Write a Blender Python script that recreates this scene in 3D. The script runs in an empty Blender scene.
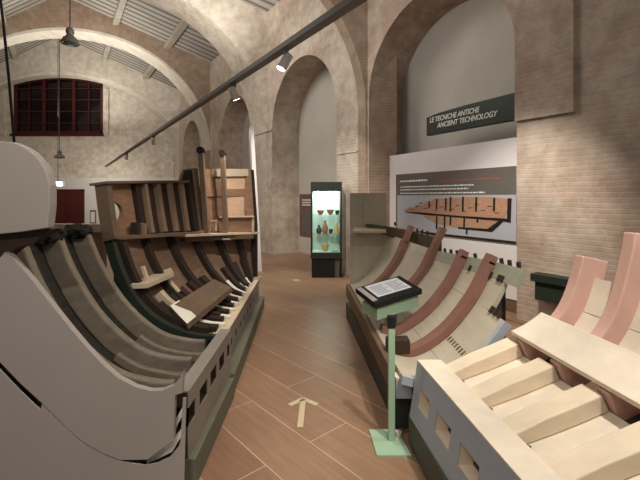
import bpy, bmesh, math, random
from mathutils import Vector as V
random.seed(7)
scn = bpy.context.scene
COL = scn.collection
F, X0, HZ, EYE = 400.0, 320.0, 197.0, 1.6
def P(px, py, Y):
    return V(((px-X0)*Y/F, Y, EYE-(py-HZ)*Y/F))

# ------------------------------------------------------------------ materials
def lin(c):
    return c/12.92 if c <= 0.04045 else ((c+0.055)/1.055)**2.4
def rgb(r, g, b):
    return (lin(r/255), lin(g/255), lin(b/255), 1)
def newmat(name):
    m = bpy.data.materials.new(name); m.use_nodes = True
    nt = m.node_tree; nt.nodes.clear()
    out = nt.nodes.new('ShaderNodeOutputMaterial')
    b = nt.nodes.new('ShaderNodeBsdfPrincipled')
    nt.links.new(b.outputs[0], out.inputs[0])
    return m, nt, b
def ramp(nt, fac, stops):
    r = nt.nodes.new('ShaderNodeValToRGB')
    e = r.color_ramp.elements
    while len(e) < len(stops): e.new(0.5)
    for i, (p, c) in enumerate(stops):
        e[i].position = p; e[i].color = c
    nt.links.new(fac, r.inputs[0])
    return r.outputs[0]
def noise(nt, vec, scale, detail=5, rough=0.6):
    n = nt.nodes.new('ShaderNodeTexNoise')
    n.inputs['Scale'].default_value = scale; n.inputs['Detail'].default_value = detail
    n.inputs['Roughness'].default_value = rough
    nt.links.new(vec, n.inputs['Vector'])
    return n.outputs[0]
def mapping(nt, scale=(1,1,1), rot=(0,0,0), loc=(0,0,0)):
    tc = nt.nodes.new('ShaderNodeTexCoord'); mp = nt.nodes.new('ShaderNodeMapping')
    mp.inputs['Scale'].default_value = scale; mp.inputs['Rotation'].default_value = rot
    mp.inputs['Location'].default_value = loc
    nt.links.new(tc.outputs['Object'], mp.inputs[0])
    return mp.outputs[0]
def mix(nt, a, b, fac, mode='MIX'):
    n = nt.nodes.new('ShaderNodeMix'); n.data_type = 'RGBA'; n.blend_type = mode
    for s, v in ((n.inputs[0], fac), (n.inputs[6], a), (n.inputs[7], b)):
        if hasattr(v, 'is_linked'): nt.links.new(v, s)
        else: s.default_value = v
    return n.outputs[2]
def bump(nt, b, h, strength, dist=0.01):
    n = nt.nodes.new('ShaderNodeBump'); n.inputs['Strength'].default_value = strength
    n.inputs['Distance'].default_value = dist
    nt.links.new(h, n.inputs['Height']); nt.links.new(n.outputs[0], b.inputs['Normal'])
def plain(name, c, rough=0.6, var=0.0, scale=6, metal=0.0, spec=0.3, bmp=0.0):
    m, nt, b = newmat(name)
    b.inputs['Roughness'].default_value = rough; b.inputs['Metallic'].default_value = metal
    b.inputs['Specular IOR Level'].default_value = spec
    v = mapping(nt); n = noise(nt, v, scale)
    lo = tuple(x*(1-var) for x in c[:3])+(1,); hi = tuple(min(1, x*(1+var)) for x in c[:3])+(1,)
    nt.links.new(ramp(nt, n, [(0.3, lo), (0.7, hi)]), b.inputs['Base Color'])
    if bmp: bump(nt, b, noise(nt, v, scale*6), bmp)
    return m
def wood(name, c, var=0.25, stretch=(9, 0.9, 9), rough=0.65, bmp=0.25, fine=3.0, spec=0.25):
    m, nt, b = newmat(name)
    b.inputs['Roughness'].default_value = rough; b.inputs['Specular IOR Level'].default_value = spec
    v = mapping(nt, stretch); n = noise(nt, v, fine, 8, 0.65)
    n2 = noise(nt, mapping(nt), 1.7, 3)
    lo = tuple(x*(1-var) for x in c[:3])+(1,); hi = tuple(min(1, x*(1+var*0.8)) for x in c[:3])+(1,)
    col = ramp(nt, n, [(0.3, lo), (0.55, c), (0.75, hi)])
    col = mix(nt, col, ramp(nt, n2, [(0.3, (0.82, 0.82, 0.82, 1)), (0.7, (1.08, 1.06, 1.04, 1))]), 1.0, 'MULTIPLY')
    nt.links.new(col, b.inputs['Base Color'])
    bump(nt, b, n, bmp, 0.006)
    return m
def emit(name, c, s):
    m = bpy.data.materials.new(name); m.use_nodes = True; nt = m.node_tree; nt.nodes.clear()
    o = nt.nodes.new('ShaderNodeOutputMaterial'); e = nt.nodes.new('ShaderNodeEmission')
    e.inputs[0].default_value = c; e.inputs[1].default_value = s
    nt.links.new(e.outputs[0], o.inputs[0]); return m
def brick(name, base, mortar, plaster, amount, ang=None, bs=0.7):
    """worn whitewashed brick; ang: the wall's own direction in plan"""
    m, nt, b = newmat(name)
    b.inputs['Roughness'].default_value = 0.9; b.inputs['Specular IOR Level'].default_value = 0.1
    tc = nt.nodes.new('ShaderNodeTexCoord')
    sep = nt.nodes.new('ShaderNodeSeparateXYZ'); nt.links.new(tc.outputs['Object'], sep.inputs[0])
    def lc(kx, ky):
        a = nt.nodes.new('ShaderNodeMath'); a.operation = 'MULTIPLY'; a.inputs[1].default_value = kx
        c = nt.nodes.new('ShaderNodeMath'); c.operation = 'MULTIPLY_ADD'; c.inputs[1].default_value = ky
        nt.links.new(sep.outputs[0], a.inputs[0]); nt.links.new(sep.outputs[1], c.inputs[0])
        nt.links.new(a.outputs[0], c.inputs[2]); return c.outputs[0]
    if ang is None: h = lc(1, 1)
    else: h = lc(ang[0]-ang[1], ang[1]+ang[0])
    cb = nt.nodes.new('ShaderNodeCombineXYZ'); nt.links.new(h, cb.inputs[0]); nt.links.new(sep.outputs[2], cb.inputs[1])
    # wobble the courses a little
    nz = nt.nodes.new('ShaderNodeTexNoise'); nz.inputs['Scale'].default_value = 3.0
    nt.links.new(tc.outputs['Object'], nz.inputs['Vector'])
    ad = nt.nodes.new('ShaderNodeVectorMath'); ad.operation = 'MULTIPLY_ADD'
    ad.inputs[1].default_value = (0.05, 0.05, 0.0)
    nt.links.new(nz.outputs['Color'], ad.inputs[0]); nt.links.new(cb.outputs[0], ad.inputs[2])
    br = nt.nodes.new('ShaderNodeTexBrick')
    br.inputs['Scale'].default_value = 1.0; br.inputs['Brick Width'].default_value = 0.26
    br.inputs['Row Height'].default_value = 0.06; br.inputs['Mortar Size'].default_value = 0.010
    br.inputs['Mortar Smooth'].default_value = 0.6; br.inputs['Bias'].default_value = 0.0
    br.inputs['Color1'].default_value = tuple(x*0.93 for x in base[:3])+(1,)
    br.inputs['Color2'].default_value = tuple(x*1.05 for x in base[:3])+(1,)
    br.inputs['Mortar'].default_value = mortar
    nt.links.new(ad.outputs[0], br.inputs['Vector'])
    n1 = noise(nt, tc.outputs['Object'], 0.9, 8, 0.7)
    n2 = noise(nt, tc.outputs['Object'], 4.5, 7, 0.62)
    col = mix(nt, br.outputs[0], plaster, ramp(nt, n1, [(amount, (1,1,1,1)), (amount+0.22, (0.15,0.15,0.15,1))]))
    col = mix(nt, col, ramp(nt, n2, [(0.28, (0.74,0.72,0.70,1)), (0.66, (1.10,1.09,1.08,1))]), 1.0, 'MULTIPLY')
    nt.links.new(col, b.inputs['Base Color'])
    mx = nt.nodes.new('ShaderNodeMath'); mx.operation = 'MULTIPLY_ADD'; mx.inputs[1].default_value = -0.8
    nt.links.new(br.outputs['Fac'], mx.inputs[0]); nt.links.new(n2, mx.inputs[2])
    bump(nt, b, mx.outputs[0], bs, 0.02)
    return m

AXD = V((-0.545, 0.838, 0)); AXN = V((0.838, 0.545, 0))
M = {}
M['brick'] = brick('worn_brick', rgb(166,142,124), rgb(172,154,138), rgb(186,172,157), 0.38, (AXD.x, AXD.y), 0.28)
M['brick_pale'] = brick('whitewashed_brick', rgb(168,147,131), rgb(180,164,149), rgb(200,189,175), 0.40, (AXD.x, AXD.y), 0.4)
M['brick_arch'] = brick('brown_arch_brick', rgb(150,126,108), rgb(158,140,124), rgb(168,150,132), 0.36, None, 0.45)
M['arch'] = brick('arch_brick', rgb(172,156,140), rgb(182,170,154), rgb(198,189,175), 0.46, None, 0.45)
M['endwall'] = brick('whitewashed_end_wall', rgb(186,174,156), rgb(172,158,140), rgb(208,200,186), 0.5, None, 0.35)
M['plaster'] = plain('niche_plaster', rgb(186,180,170), 0.9, 0.07, 1.5, spec=0.1, bmp=0.06)
M['soffit_lit'] = plain('uplit_whitewash', rgb(206,198,182), 0.9, 0.14, 2.5, spec=0.1, bmp=0.15)  # whitewash, brightened in colour for the light from below on the soffits
M['white_wall'] = plain('white_wall', rgb(205,203,198), 0.85, 0.03, 1.5, spec=0.1)
M['white'] = plain('white_board', rgb(214,208,206), 0.7, 0.02, 2)
M['red_paint'] = plain('dark_red_paint', rgb(72,26,22), 0.6, 0.2, 8)
M['door'] = wood('door_wood', rgb(80,34,28), 0.25, (9,9,0.9))
M['black'] = plain('black_metal', rgb(24,25,24), 0.45, 0.1, 8)
M['dgreen'] = plain('dark_green_metal', rgb(38,46,38), 0.5, 0.08, 6)
M['plinth'] = plain('plinth_green_grey', rgb(74,76,64), 0.6, 0.08, 4)
M['plinth_l'] = plain('plinth_warm_grey', rgb(100,99,84), 0.6, 0.06, 4)
M['plinth_d'] = plain('plinth_dark', rgb(58,56,50), 0.6, 0.08, 4)
M['sage'] = plain('sage_green_paint', rgb(150,176,148), 0.5, 0.04, 4)
M['cream'] = wood('cream_timber', rgb(224,212,192), 0.08, (5,5,5), 0.6, 0.06, 2.0)
M['cream_frame'] = wood('cream_frame_timber', rgb(224,207,182), 0.08, (3,9,9), 0.6, 0.06, 2.0)
M['pink'] = plain('pink_timber', rgb(202,162,148), 0.65, 0.07, 5, bmp=0.04)
M['redrib'] = plain('red_brown_timber', rgb(132,94,82), 0.7, 0.12, 5, bmp=0.06)
M['gsteel'] = plain('blue_grey_paint', rgb(160,165,172), 0.6, 0.04, 6)
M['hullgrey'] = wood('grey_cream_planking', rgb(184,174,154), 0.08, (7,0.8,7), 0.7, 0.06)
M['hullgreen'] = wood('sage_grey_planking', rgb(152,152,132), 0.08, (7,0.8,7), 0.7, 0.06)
M['olive'] = wood('dark_olive_wale', rgb(88,80,60), 0.12, (7,0.8,7), 0.7, 0.06)
M['bulk'] = wood('grey_bulkhead', rgb(182,174,154), 0.06, (7,7,0.8), 0.7, 0.05)
M['brown_edge'] = wood('brown_keel_timber', rgb(110,88,68), 0.2, (9,0.9,9))
M['dkblock'] = wood('dark_brown_timber', rgb(60,46,36), 0.2, (9,0.9,9))
M['panelgrey'] = plain('warm_grey_board', rgb(158,149,142), 0.7, 0.03, 2, spec=0.2)
M['frame_l'] = wood('grey_brown_frame', rgb(122,112,99), 0.26, (3,8,5), 0.75, 0.5)
M['plank_l'] = wood('dark_grey_planking', rgb(56,52,46), 0.3, (9,0.9,9), 0.8, 0.4)
M['charred'] = plain('charred_wood', rgb(30,28,26), 0.9, 0.4, 18, bmp=0.6)
M['beam_l'] = wood('grey_keel_beam', rgb(138,130,122), 0.08, (9,0.9,9), 0.65, 0.08)
M['brownplank'] = wood('brown_boat_planking', rgb(134,104,82), 0.25, (2,2,10), 0.7, 0.2)
M['brownlow'] = wood('brown_hull_planking', rgb(112,90,74), 0.25, (2,2,9), 0.75, 0.25)
M['litplank'] = wood('spotlit_planking', rgb(196,166,140), 0.12, (2,2,10), 0.65, 0.1)
M['dkframe'] = wood('dark_brown_frame', rgb(48,37,30), 0.3, (9,9,2), 0.75, 0.3)
M['stanchion'] = wood('grey_brown_stanchion', rgb(128,108,90), 0.2, (9,9,0.9), 0.7, 0.2)
M['rail'] = wood('brown_rail', rgb(106,88,72), 0.2, (9,0.9,9), 0.6, 0.2)
M['paledeck'] = wood('pale_deck', rgb(206,190,166), 0.1, (9,0.9,9), 0.6, 0.08)
M['paleband'] = wood('pale_timber', rgb(188,172,150), 0.1, (9,0.9,9), 0.6, 0.08)
M['whitefill'] = plain('white_filler', rgb(225,220,210), 0.6, 0.03, 5)
M['metal_t'] = plain('track_grey_metal', rgb(112,108,104), 0.5, 0.05, 5)
M['white_metal'] = plain('white_metal', rgb(200,196,190), 0.45, 0.03, 5)
M['lampgrey'] = plain('lamp_grey', rgb(84,82,76), 0.5, 0.05, 5)
M['purlin'] = wood('pale_purlin', rgb(176,168,154), 0.1, (2,2,2), 0.8, 0.1)
M['tape'] = plain('pale_tape', rgb(190,170,140), 0.6, 0.08, 20)
M['paper'] = plain('pale_paper', rgb(206,208,212), 0.5, 0.02, 5)
M['ink'] = plain('grey_ink', rgb(120,122,130), 0.6)
M['postergrey'] = plain('poster_dark_grey', rgb(98,92,86), 0.7, 0.05, 3)
M['posterlight'] = plain('poster_light_grey', rgb(168,168,172), 0.7, 0.05, 2)
M['wreck'] = wood('printed_wreck_timber', rgb(176,136,110), 0.3, (4,4,14), 0.8, 0.0, 5)
M['wreckdark'] = plain('printed_black', rgb(28,22,18), 0.8)
M['wording'] = plain('white_lettering', rgb(222,220,212), 0.6)
M['wordred'] = plain('red_lettering', rgb(190,84,70), 0.6)
M['posterbrown'] = plain('brown_poster', rgb(110,80,72), 0.7, 0.2, 5)
M['case_back'] = plain('case_pale_lining', rgb(206,226,218), 0.6, 0.02, 3)
M['terracotta'] = plain('terracotta', rgb(176,112,74), 0.7, 0.2, 20)
M['buff'] = plain('buff_clay', rgb(214,180,120), 0.7, 0.15, 20)
M['blackclay'] = plain('black_clay', rgb(52,50,48), 0.4, 0.2, 20)
M['led'] = emit('led_strip', (0.9,1.0,0.95,1), 22)
M['spotglow'] = emit('spot_lens', (1.0,0.93,0.82,1), 14)
M['exitglow'] = emit('exit_lamp_glow', (0.75,0.9,1.0,1), 5)
m, nt, b = newmat('window_dark_pane')
b.inputs['Base Color'].default_value = rgb(20,15,15); b.inputs['Roughness'].default_value = 0.12
M['pane'] = m
m = bpy.data.materials.new('case_glass'); m.use_nodes = True; nt = m.node_tree; nt.nodes.clear()
o_ = nt.nodes.new('ShaderNodeOutputMaterial'); mx = nt.nodes.new('ShaderNodeMixShader')
t_ = nt.nodes.new('ShaderNodeBsdfTransparent'); g_ = nt.nodes.new('ShaderNodeBsdfGlossy')
t_.inputs[0].default_value = (0.93,0.97,0.95,1); g_.inputs['Roughness'].default_value = 0.04
mx.inputs[0].default_value = 0.06
nt.links.new(t_.outputs[0], mx.inputs[1]); nt.links.new(g_.outputs[0], mx.inputs[2]); nt.links.new(mx.outputs[0], o_.inputs[0])
M['glass'] = m
# floor: long boards laid diagonally
m, nt, b = newmat('floor_boards')
v = mapping(nt, (1,1,1), (0,0,math.radians(48.5)), (0.1,0.02,0))
br = nt.nodes.new('ShaderNodeTexBrick')
br.inputs['Scale'].default_value = 1; br.inputs['Brick Width'].default_value = 1.9; br.inputs['Row Height'].default_value = 0.34
br.inputs['Mortar Size'].default_value = 0.004; br.inputs['Mortar Smooth'].default_value = 0.3
br.inputs['Color1'].default_value = rgb(138,108,86); br.inputs['Color2'].default_value = rgb(152,122,98)
br.inputs['Mortar'].default_value = rgb(190,166,142); br.offset = 0.37
nt.links.new(v, br.inputs['Vector'])
gv = nt.nodes.new('ShaderNodeMapping'); gv.inputs['Scale'].default_value = (0.8,9,1); nt.links.new(v, gv.inputs[0])
col = mix(nt, br.outputs[0], ramp(nt, noise(nt, gv.outputs[0], 3, 8, 0.7), [(0.25,(0.74,0.72,0.7,1)),(0.75,(1.12,1.1,1.08,1))]), 1.0, 'MULTIPLY')
col = mix(nt, col, ramp(nt, noise(nt, mapping(nt), 0.8, 4), [(0.3,(0.84,0.82,0.8,1)),(0.7,(1.05,1.05,1.05,1))]), 1.0, 'MULTIPLY')
nt.links.new(col, b.inputs['Base Color']); b.inputs['Roughness'].default_value = 0.38
b.inputs['Specular IOR Level'].default_value = 0.35
M['floor'] = m
# ceiling boards run up the slope
m, nt, b = newmat('ceiling_boards')
wv = nt.nodes.new('ShaderNodeTexWave'); wv.bands_direction = 'Y'; wv.inputs['Scale'].default_value = 1.05
wv.inputs['Distortion'].default_value = 0.3
nt.links.new(mapping(nt), wv.inputs['Vector'])
col = ramp(nt, wv.outputs[1], [(0.0, rgb(92,86,78)), (0.28, rgb(150,144,134)), (1.0, rgb(172,166,156))])
col = mix(nt, col, ramp(nt, noise(nt, mapping(nt, (0.6,5,0.6)), 1.5, 6), [(0.3,(0.75,0.75,0.74,1)),(0.7,(1.1,1.1,1.1,1))]), 1.0, 'MULTIPLY')
nt.links.new(col, b.inputs['Base Color']); b.inputs['Roughness'].default_value = 0.85
M['ceil'] = m

# ------------------------------------------------------------------ mesh builder
ORG = {}
class B:
    def __init__(s): s.v = []; s.f = []; s.mi = []
    def add(s, pts, faces, mi=0):
        k = len(s.v); s.v += [V(p) for p in pts]
        s.f += [tuple(i+k for i in f) for f in faces]; s.mi += [mi]*len(faces)
        return s
    def rings(s, rings, caps=True, closed=True, mi=0):
        n = len(rings[0]); pts = [p for r in rings for p in r]; fs = []
        for i in range(len(rings)-1):
            for j in range(n if closed else n-1):
                a = i*n+j; c = i*n+(j+1) % n
                fs.append((a, c, c+n, a+n))
        if caps: fs.append(tuple(range(n))[::-1]); fs.append(tuple(range((len(rings)-1)*n, len(rings)*n)))
        return s.add(pts, fs, mi)
    def box(s, x0, x1, y0, y1, z0, z1, mi=0):
        return s.rings([[(x0,y0,z0),(x1,y0,z0),(x1,y1,z0),(x0,y1,z0)], [(x0,y0,z1),(x1,y0,z1),(x1,y1,z1),(x0,y1,z1)]], mi=mi)
    def obox(s, c, ax, ay, az, mi=0):
        c = V(c); ax = V(ax); ay = V(ay); az = V(az)
        return s.rings([[c-ax-ay-az, c+ax-ay-az, c+ax+ay-az, c-ax+ay-az], [c-ax-ay+az, c+ax-ay+az, c+ax+ay+az, c-ax+ay+az]], mi=mi)
    def prism(s, poly, vec, mi=0):
        poly = [V(p) for p in poly]; vec = V(vec)
        return s.rings([poly, [p+vec for p in poly]], mi=mi)
    def bar(s, p, q, w, h, up=(0,0,1), mi=0):
        p = V(p); q = V(q); d = (q-p).normalized(); sd = d.cross(V(up)).normalized(); u = sd.cross(d)
        return s.rings([[e-sd*w/2-u*h/2, e+sd*w/2-u*h/2, e+sd*w/2+u*h/2, e-sd*w/2+u*h/2] for e in (p, q)], mi=mi)
    def tube(s, pts, r, n=10, mi=0):
        pts = [V(p) for p in pts]; rr = r if isinstance(r, (list, tuple)) else [r]*len(pts); rings = []
        for i, p in enumerate(pts):
            d = (pts[min(i+1, len(pts)-1)]-pts[max(i-1, 0)]).normalized()
            a = d.cross(V((0,0,1)) if abs(d.z) < 0.9 else V((1,0,0))).normalized(); c = d.cross(a)
            rings.append([p+(a*math.cos(t)+c*math.sin(t))*rr[i] for t in [2*math.pi*k/n for k in range(n)]])
        return s.rings(rings, mi=mi)
    def lathe(s, c, prof, n=20, mi=0):
        c = V(c)
        return s.rings([[c+V((max(r,1e-4)*math.cos(t), max(r,1e-4)*math.sin(t), z)) for t in [2*math.pi*k/n for k in range(n)]] for r, z in prof], mi=mi)
    def build(s, name, mat, parent=None, smooth=False, bevel=0.0, origin=None):
        if parent is None:
            if origin is None:
                lo = [min(p[i] for p in s.v) for i in range(3)]; hi = [max(p[i] for p in s.v) for i in range(3)]
                origin = V(((lo[0]+hi[0])/2, (lo[1]+hi[1])/2, lo[2]))
            org = V(origin)
        else: org = ORG[parent.name]
        me = bpy.data.meshes.new(name)
        me.from_pydata([tuple(p-org) for p in s.v], [], s.f)
        for mm in (mat if isinstance(mat, (list, tuple)) else [mat]): me.materials.append(mm)
        for p, k in zip(me.polygons, s.mi): p.material_index = k
        bm = bmesh.new(); bm.from_mesh(me); bmesh.ops.recalc_face_normals(bm, faces=bm.faces)
        if smooth:
            for f in bm.faces: f.smooth = True
        bm.to_mesh(me); bm.free()
        if smooth: me.set_sharp_from_angle(angle=math.radians(40))
        o = bpy.data.objects.new(name, me); COL.objects.link(o)
        if parent is None: o.location = org
        else: o.parent = parent
        ORG[o.name] = org
        if bevel:
            md = o.modifiers.new('bevel', 'BEVEL'); md.width = bevel; md.segments = 2; md.limit_method = 'ANGLE'
        return o
def tag(o, label, cat, group=None):
    o['label'] = label; o['category'] = cat
    if group: o['group'] = group
    return o
def thing(name, loc, label, cat, group=None):
    o = bpy.data.objects.new(name, None); COL.objects.link(o); o.location = loc; o.empty_display_size = 0.1
    ORG[o.name] = V(loc); return tag(o, label, cat, group)
def struct(o): o['kind'] = 'structure'; return o

# ------------------------------------------------------------------ the hall
def W(s, d, z):                       # a point on the right wall: s along it, d into it
    return V((5.94, 0, 0))+AXD*s+AXN*d+V((0,0,z))
S2 = (6.205, 9.176); S1 = (10.24, 13.36); S3 = (14.85, 17.7); S4 = (20.17, 23.15)
DEP = 0.87
def niche_arch(s0, s1, zs, zt, n=20):
    c = (s0+s1)/2; r = (s1-s0)/2
    return [(c-r*math.cos(math.pi*k/n), zs+(zt-zs)*math.sin(math.pi*k/n)) for k in range(n+1)]
b = B()
def pier(b, a0, a1):
    b.prism([W(a0,0,0), W(a1,0,0), W(a1,DEP,0), W(a0,DEP,0)], (0,0,7.3))
pier(b, 1.0, S2[0]); pier(b, S2[1], 9.5)
for (s0, s1) in (S2,):
    arc = niche_arch(s0, s1, 3.485, 4.96)
    rings = [[W(s,0,z), W(s,DEP,z), W(s,DEP,7.3), W(s,0,7.3)] for s, z in arc]
    b.rings(rings)
# imposts: shallow corbels at the springing of the arches
b.prism([W(5.5,-0.05,2.58), W(6.205,-0.05,2.58), W(6.205,0.05,2.58), W(5.5,0.05,2.58)], (0,0,4.6))
wall_right = struct(b.build('wall_right', M['brick'], origin=(0,0,0)))
b = B(); pier(b, 9.5, S1[0]); pier(b, S1[1], S3[0]); pier(b, S3[1], S4[0]); pier(b, S4[1], 26.5)
for (s0, s1) in (S1, S3, S4):
    b.rings([[W(s,0,z), W(s,DEP,z), W(s,DEP,7.3), W(s,0,7.3)] for s, z in niche_arch(s0, s1, 3.45, 5.05)])
struct(b.build('wall_right_far', M['brick_pale'], origin=(0,0,0)))
b = B()
for (s0, s1) in (S2, S1, S3, S4):
    b.prism([W(s0-0.2,DEP,0), W(s1+0.2,DEP,0), W(s1+0.2,DEP+0.2,0), W(s0-0.2,DEP+0.2,0)], (0,0,5.2))
struct(b.build('wall_recess', M['plaster'], origin=(0,0,0)))
b = B(); 
for (s0, s1) in (S2, S1):
    pass
b.prism([W(9.52,-0.02,2.5), W(10.24,-0.02,2.5), W(10.24,0.02,2.5), W(9.52,0.02,2.5)], (0,0,0.03))
b.prism([W(13.36,-0.03,3.46), W(14.85,-0.03,3.46), W(14.85,0.02,3.46), W(13.36,0.02,3.46)], (0,0,0.06))
struct(b.build('trim_1', M['brick_pale'], origin=(0,0,0)))
b = B(); b.prism([W(1.0,-0.12,0), W(9.2,-0.12,0), W(9.2,DEP-0.001,0), W(1.0,DEP-0.001,0)], (0,0,0.02))
struct(b.build('trim_2', M['floor'], origin=(0,0,0)))
b = B(); b.box(-23, 9, -3, 24, -0.1, 0)
struct(b.build('floor', M['floor'], origin=(0,0,0)))

def cx(Y): return -0.65*Y
def zroof(off): return 9.6-0.455*abs(off)
def arch_wall(name, y0, y1, half, zs, zt, mat, n=40, soffit=None):
    b = B(); sh = V((cx(y1)-cx(y0), y1-y0, 0)); rings = []
    def col(off, z): 
        p = V((cx(y0)+off, y0, z)); return p
    for k in range(n+1):
        t = math.pi*k/n
        off = half*math.cos(t); z = zs+(zt-zs)*math.sin(t)
        top = zroof(off)
        rings.append([col(off, z), col(off, z)+sh, col(off, top)+sh, col(off, top)])
    b.rings(rings)
    # shoulders down to the springing, tied into the side walls
    for sg in (1, -1):
        o0, o1 = sg*half, sg*(half+0.6)
        b.prism([col(o0, zs-0.02 if False else 0), col(o1, 0), col(o1, zroof(half+0.6)), col(o0, zroof(half))], sh)
    o = struct(b.build(name, mat, origin=(0,0,0)))
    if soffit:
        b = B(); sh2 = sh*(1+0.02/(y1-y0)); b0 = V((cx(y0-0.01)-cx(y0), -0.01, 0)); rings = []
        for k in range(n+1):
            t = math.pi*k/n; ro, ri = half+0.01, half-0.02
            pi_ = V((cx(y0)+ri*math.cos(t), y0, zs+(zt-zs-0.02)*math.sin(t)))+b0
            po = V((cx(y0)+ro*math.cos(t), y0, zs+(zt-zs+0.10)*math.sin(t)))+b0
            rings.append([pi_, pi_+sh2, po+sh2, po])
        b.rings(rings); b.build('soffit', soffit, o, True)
    return o
arch_wall('trim_3', 7.72, 7.92, 5.90, 3.32, 7.76, M['brick_arch'])
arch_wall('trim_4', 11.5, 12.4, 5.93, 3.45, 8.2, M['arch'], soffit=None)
arch_wall('trim_5', 15.8, 16.6, 5.93, 3.45, 8.2, M['brick_arch'], soffit=M['soffit_lit'])
arch_wall('trim_6', 19.9, 20.6, 5.93, 3.55, 7.75, M['endwall'], soffit=M['soffit_lit'])
# end wall behind the last arch, open at the window
YE = 20.8
wx0, wx1 = (13-320)*YE/F, (103-320)*YE/F
wz0 = EYE+(HZ-134)*YE/F; wzs = EYE+(HZ-83)*YE/F; wzt = EYE+(HZ-76)*YE/F
b = B()
b.box(-22, wx0, YE, YE+0.4, 0, 10.2); b.box(wx1, -6.2, YE, YE+0.4, 0, 10.2); b.box(wx0, wx1, YE, YE+0.4, 0, wz0)
rings = []
for k in range(13):
    x = wx0+(wx1-wx0)*k/12; z = wzs+(wzt-wzs)*math.sin(math.pi*k/12)
    rings.append([(x,YE,z), (x,YE+0.4,z), (x,YE+0.4,10.2), (x,YE,10.2)])
b.rings(rings)
struct(b.build('wall_end', M['endwall'], origin=(0,0,0)))
b = B(); b.box(-19.2, -6.9, YE-0.12, YE-0.002, 0, EYE+(HZ-178)*YE/F)
b.build('wainscot', M['white_wall'], bpy.data.objects['wall_end'])
b = B()
for pxx in (4, 107): 
    x = (pxx-320)*YE/F; b.box(x-0.12, x+0.12, YE-0.1, YE+0.02, wz0-0.1, 7.2)
b.build('pilaster_strip', M['endwall'], bpy.data.objects['wall_end'])
# window
win = bpy.data.objects.new('window_1', None); COL.objects.link(win); win.location = ((wx0+wx1)/2, YE+0.1, wz0); ORG['window_1'] = V(win.location); struct(win)
b = B(); b.box(wx0, wx1, YE+0.16, YE+0.18, wz0, wzt); b.build('pane', M['pane'], win)
b = B(); t = 0.16
def wtop(x): return wzs+(wzt-wzs)*math.sin(math.pi*(x-wx0)/(wx1-wx0))
b.box(wx0, wx0+t, YE+0.04, YE+0.14, wz0, wzs); b.box(wx1-t, wx1, YE+0.04, YE+0.14, wz0, wzs); b.box(wx0, wx1, YE+0.04, YE+0.14, wz0, wz0+t)
rings = []
for k in range(13):
    x = wx0+(wx1-wx0)*k/12; z = wtop(x)
    rings.append([(x,YE+0.04,z-t), (x,YE+0.14,z-t), (x,YE+0.14,z), (x,YE+0.04,z)])
b.rings(rings); b.build('window_frame', M['red_paint'], win)
for f in (1/3, 2/3):
    b = B(); x = wx0+(wx1-wx0)*f; b.box(x-0.07, x+0.07, YE+0.04, YE+0.13, wz0+t, wtop(x)-t); b.build('mullion', M['red_paint'], win)
b = B(); H = wzs-wz0
for f in (0.22, 0.45, 0.68, 0.9): b.box(wx0+t, wx1-t, YE+0.08, YE+0.12, wz0+H*f-0.025, wz0+H*f+0.025)
for f in (1/6, 1/2, 5/6):
    x = wx0+(wx1-wx0)*f; b.box(x-0.025, x+0.025, YE+0.08, YE+0.12, wz0+t, wtop(x)-t)
b.build('glazing_bars', M['red_paint'], win)
b = B(); b.box(wx0-0.1, wx1+0.1, YE-0.1, YE+0.1, wz0-0.12, wz0); b.build('window_sill', M['red_paint'], win)
# door in the end wall
dx0, dx1 = (51-320)*(YE-0.15)/F, (83.5-320)*(YE-0.15)/F; dz = EYE+(HZ-190)*(YE-0.15)/F
door = bpy.data.objects.new('door_1', None); COL.objects.link(door); door.location = ((dx0+dx1)/2, YE-0.15, 0); ORG['door_1'] = V(door.location); struct(door)
dm = (dx0+dx1)/2
for x0, x1 in ((dx0+0.06, dm-0.01), (dm+0.01, dx1-0.06)):
    b = B(); b.box(x0, x1, YE-0.19, YE-0.13, 0.02, dz-0.06); leaf = b.build('door_leaf', M['door'], door)
    b = B()
    for z0, z1 in ((0.2, 0.9), (1.05, dz-0.25)): b.box(x0+0.1, x1-0.1, YE-0.205, YE-0.188, z0, z1)
    b.build('raised_panel', M['door'], leaf)
b = B(); b.box(dx0-0.04, dx0+0.06, YE-0.2, YE-0.125, 0, dz); b.box(dx1-0.06, dx1+0.04, YE-0.2, YE-0.125, 0, dz); b.box(dx0-0.04, dx1+0.04, YE-0.2, YE-0.125, dz-0.06, dz+0.04)
b.build('door_frame', M['red_paint'], door)
# roof
b = B(); y0, y1 = 2.0, 21.3
for sg in (1, -1):
    r0, r1 = V((cx(y0), y0, 9.6)), V((cx(y1), y1, 9.6))
    e = V((sg*6.6, 0, -0.455*6.6))
    b.prism([r0, r1, r1+e, r0+e], (0,0,0.15))
ceiling = struct(b.build('ceiling', M['ceil'], origin=(0,0,0)))
for off in (0.0, 2.2, 4.25, -2.2, -4.25):
    b = B(); z = zroof(off)-0.09
    ys = (2.0, 21.0)
    b.rings([[(cx(y)+off-0.12, y, z-0.11), (cx(y)+off+0.12, y, z-0.11), (cx(y)+off+0.12, y, z+0.06), (cx(y)+off-0.12, y, z+0.06)] for y in ys])
    b.build('purlin', M['purlin'], ceiling)
# left wall of the hall (outside the picture, it closes the room)
b = B(); b.rings([[(cx(y)-5.94, y, 0), (cx(y)-6.5, y, 0), (cx(y)-6.5, y, 7.3), (cx(y)-5.94, y, 7.3)] for y in (-2.0, 21.2)])
struct(b.build('wall_left', M['arch'], origin=(0,0,0)))

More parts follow.
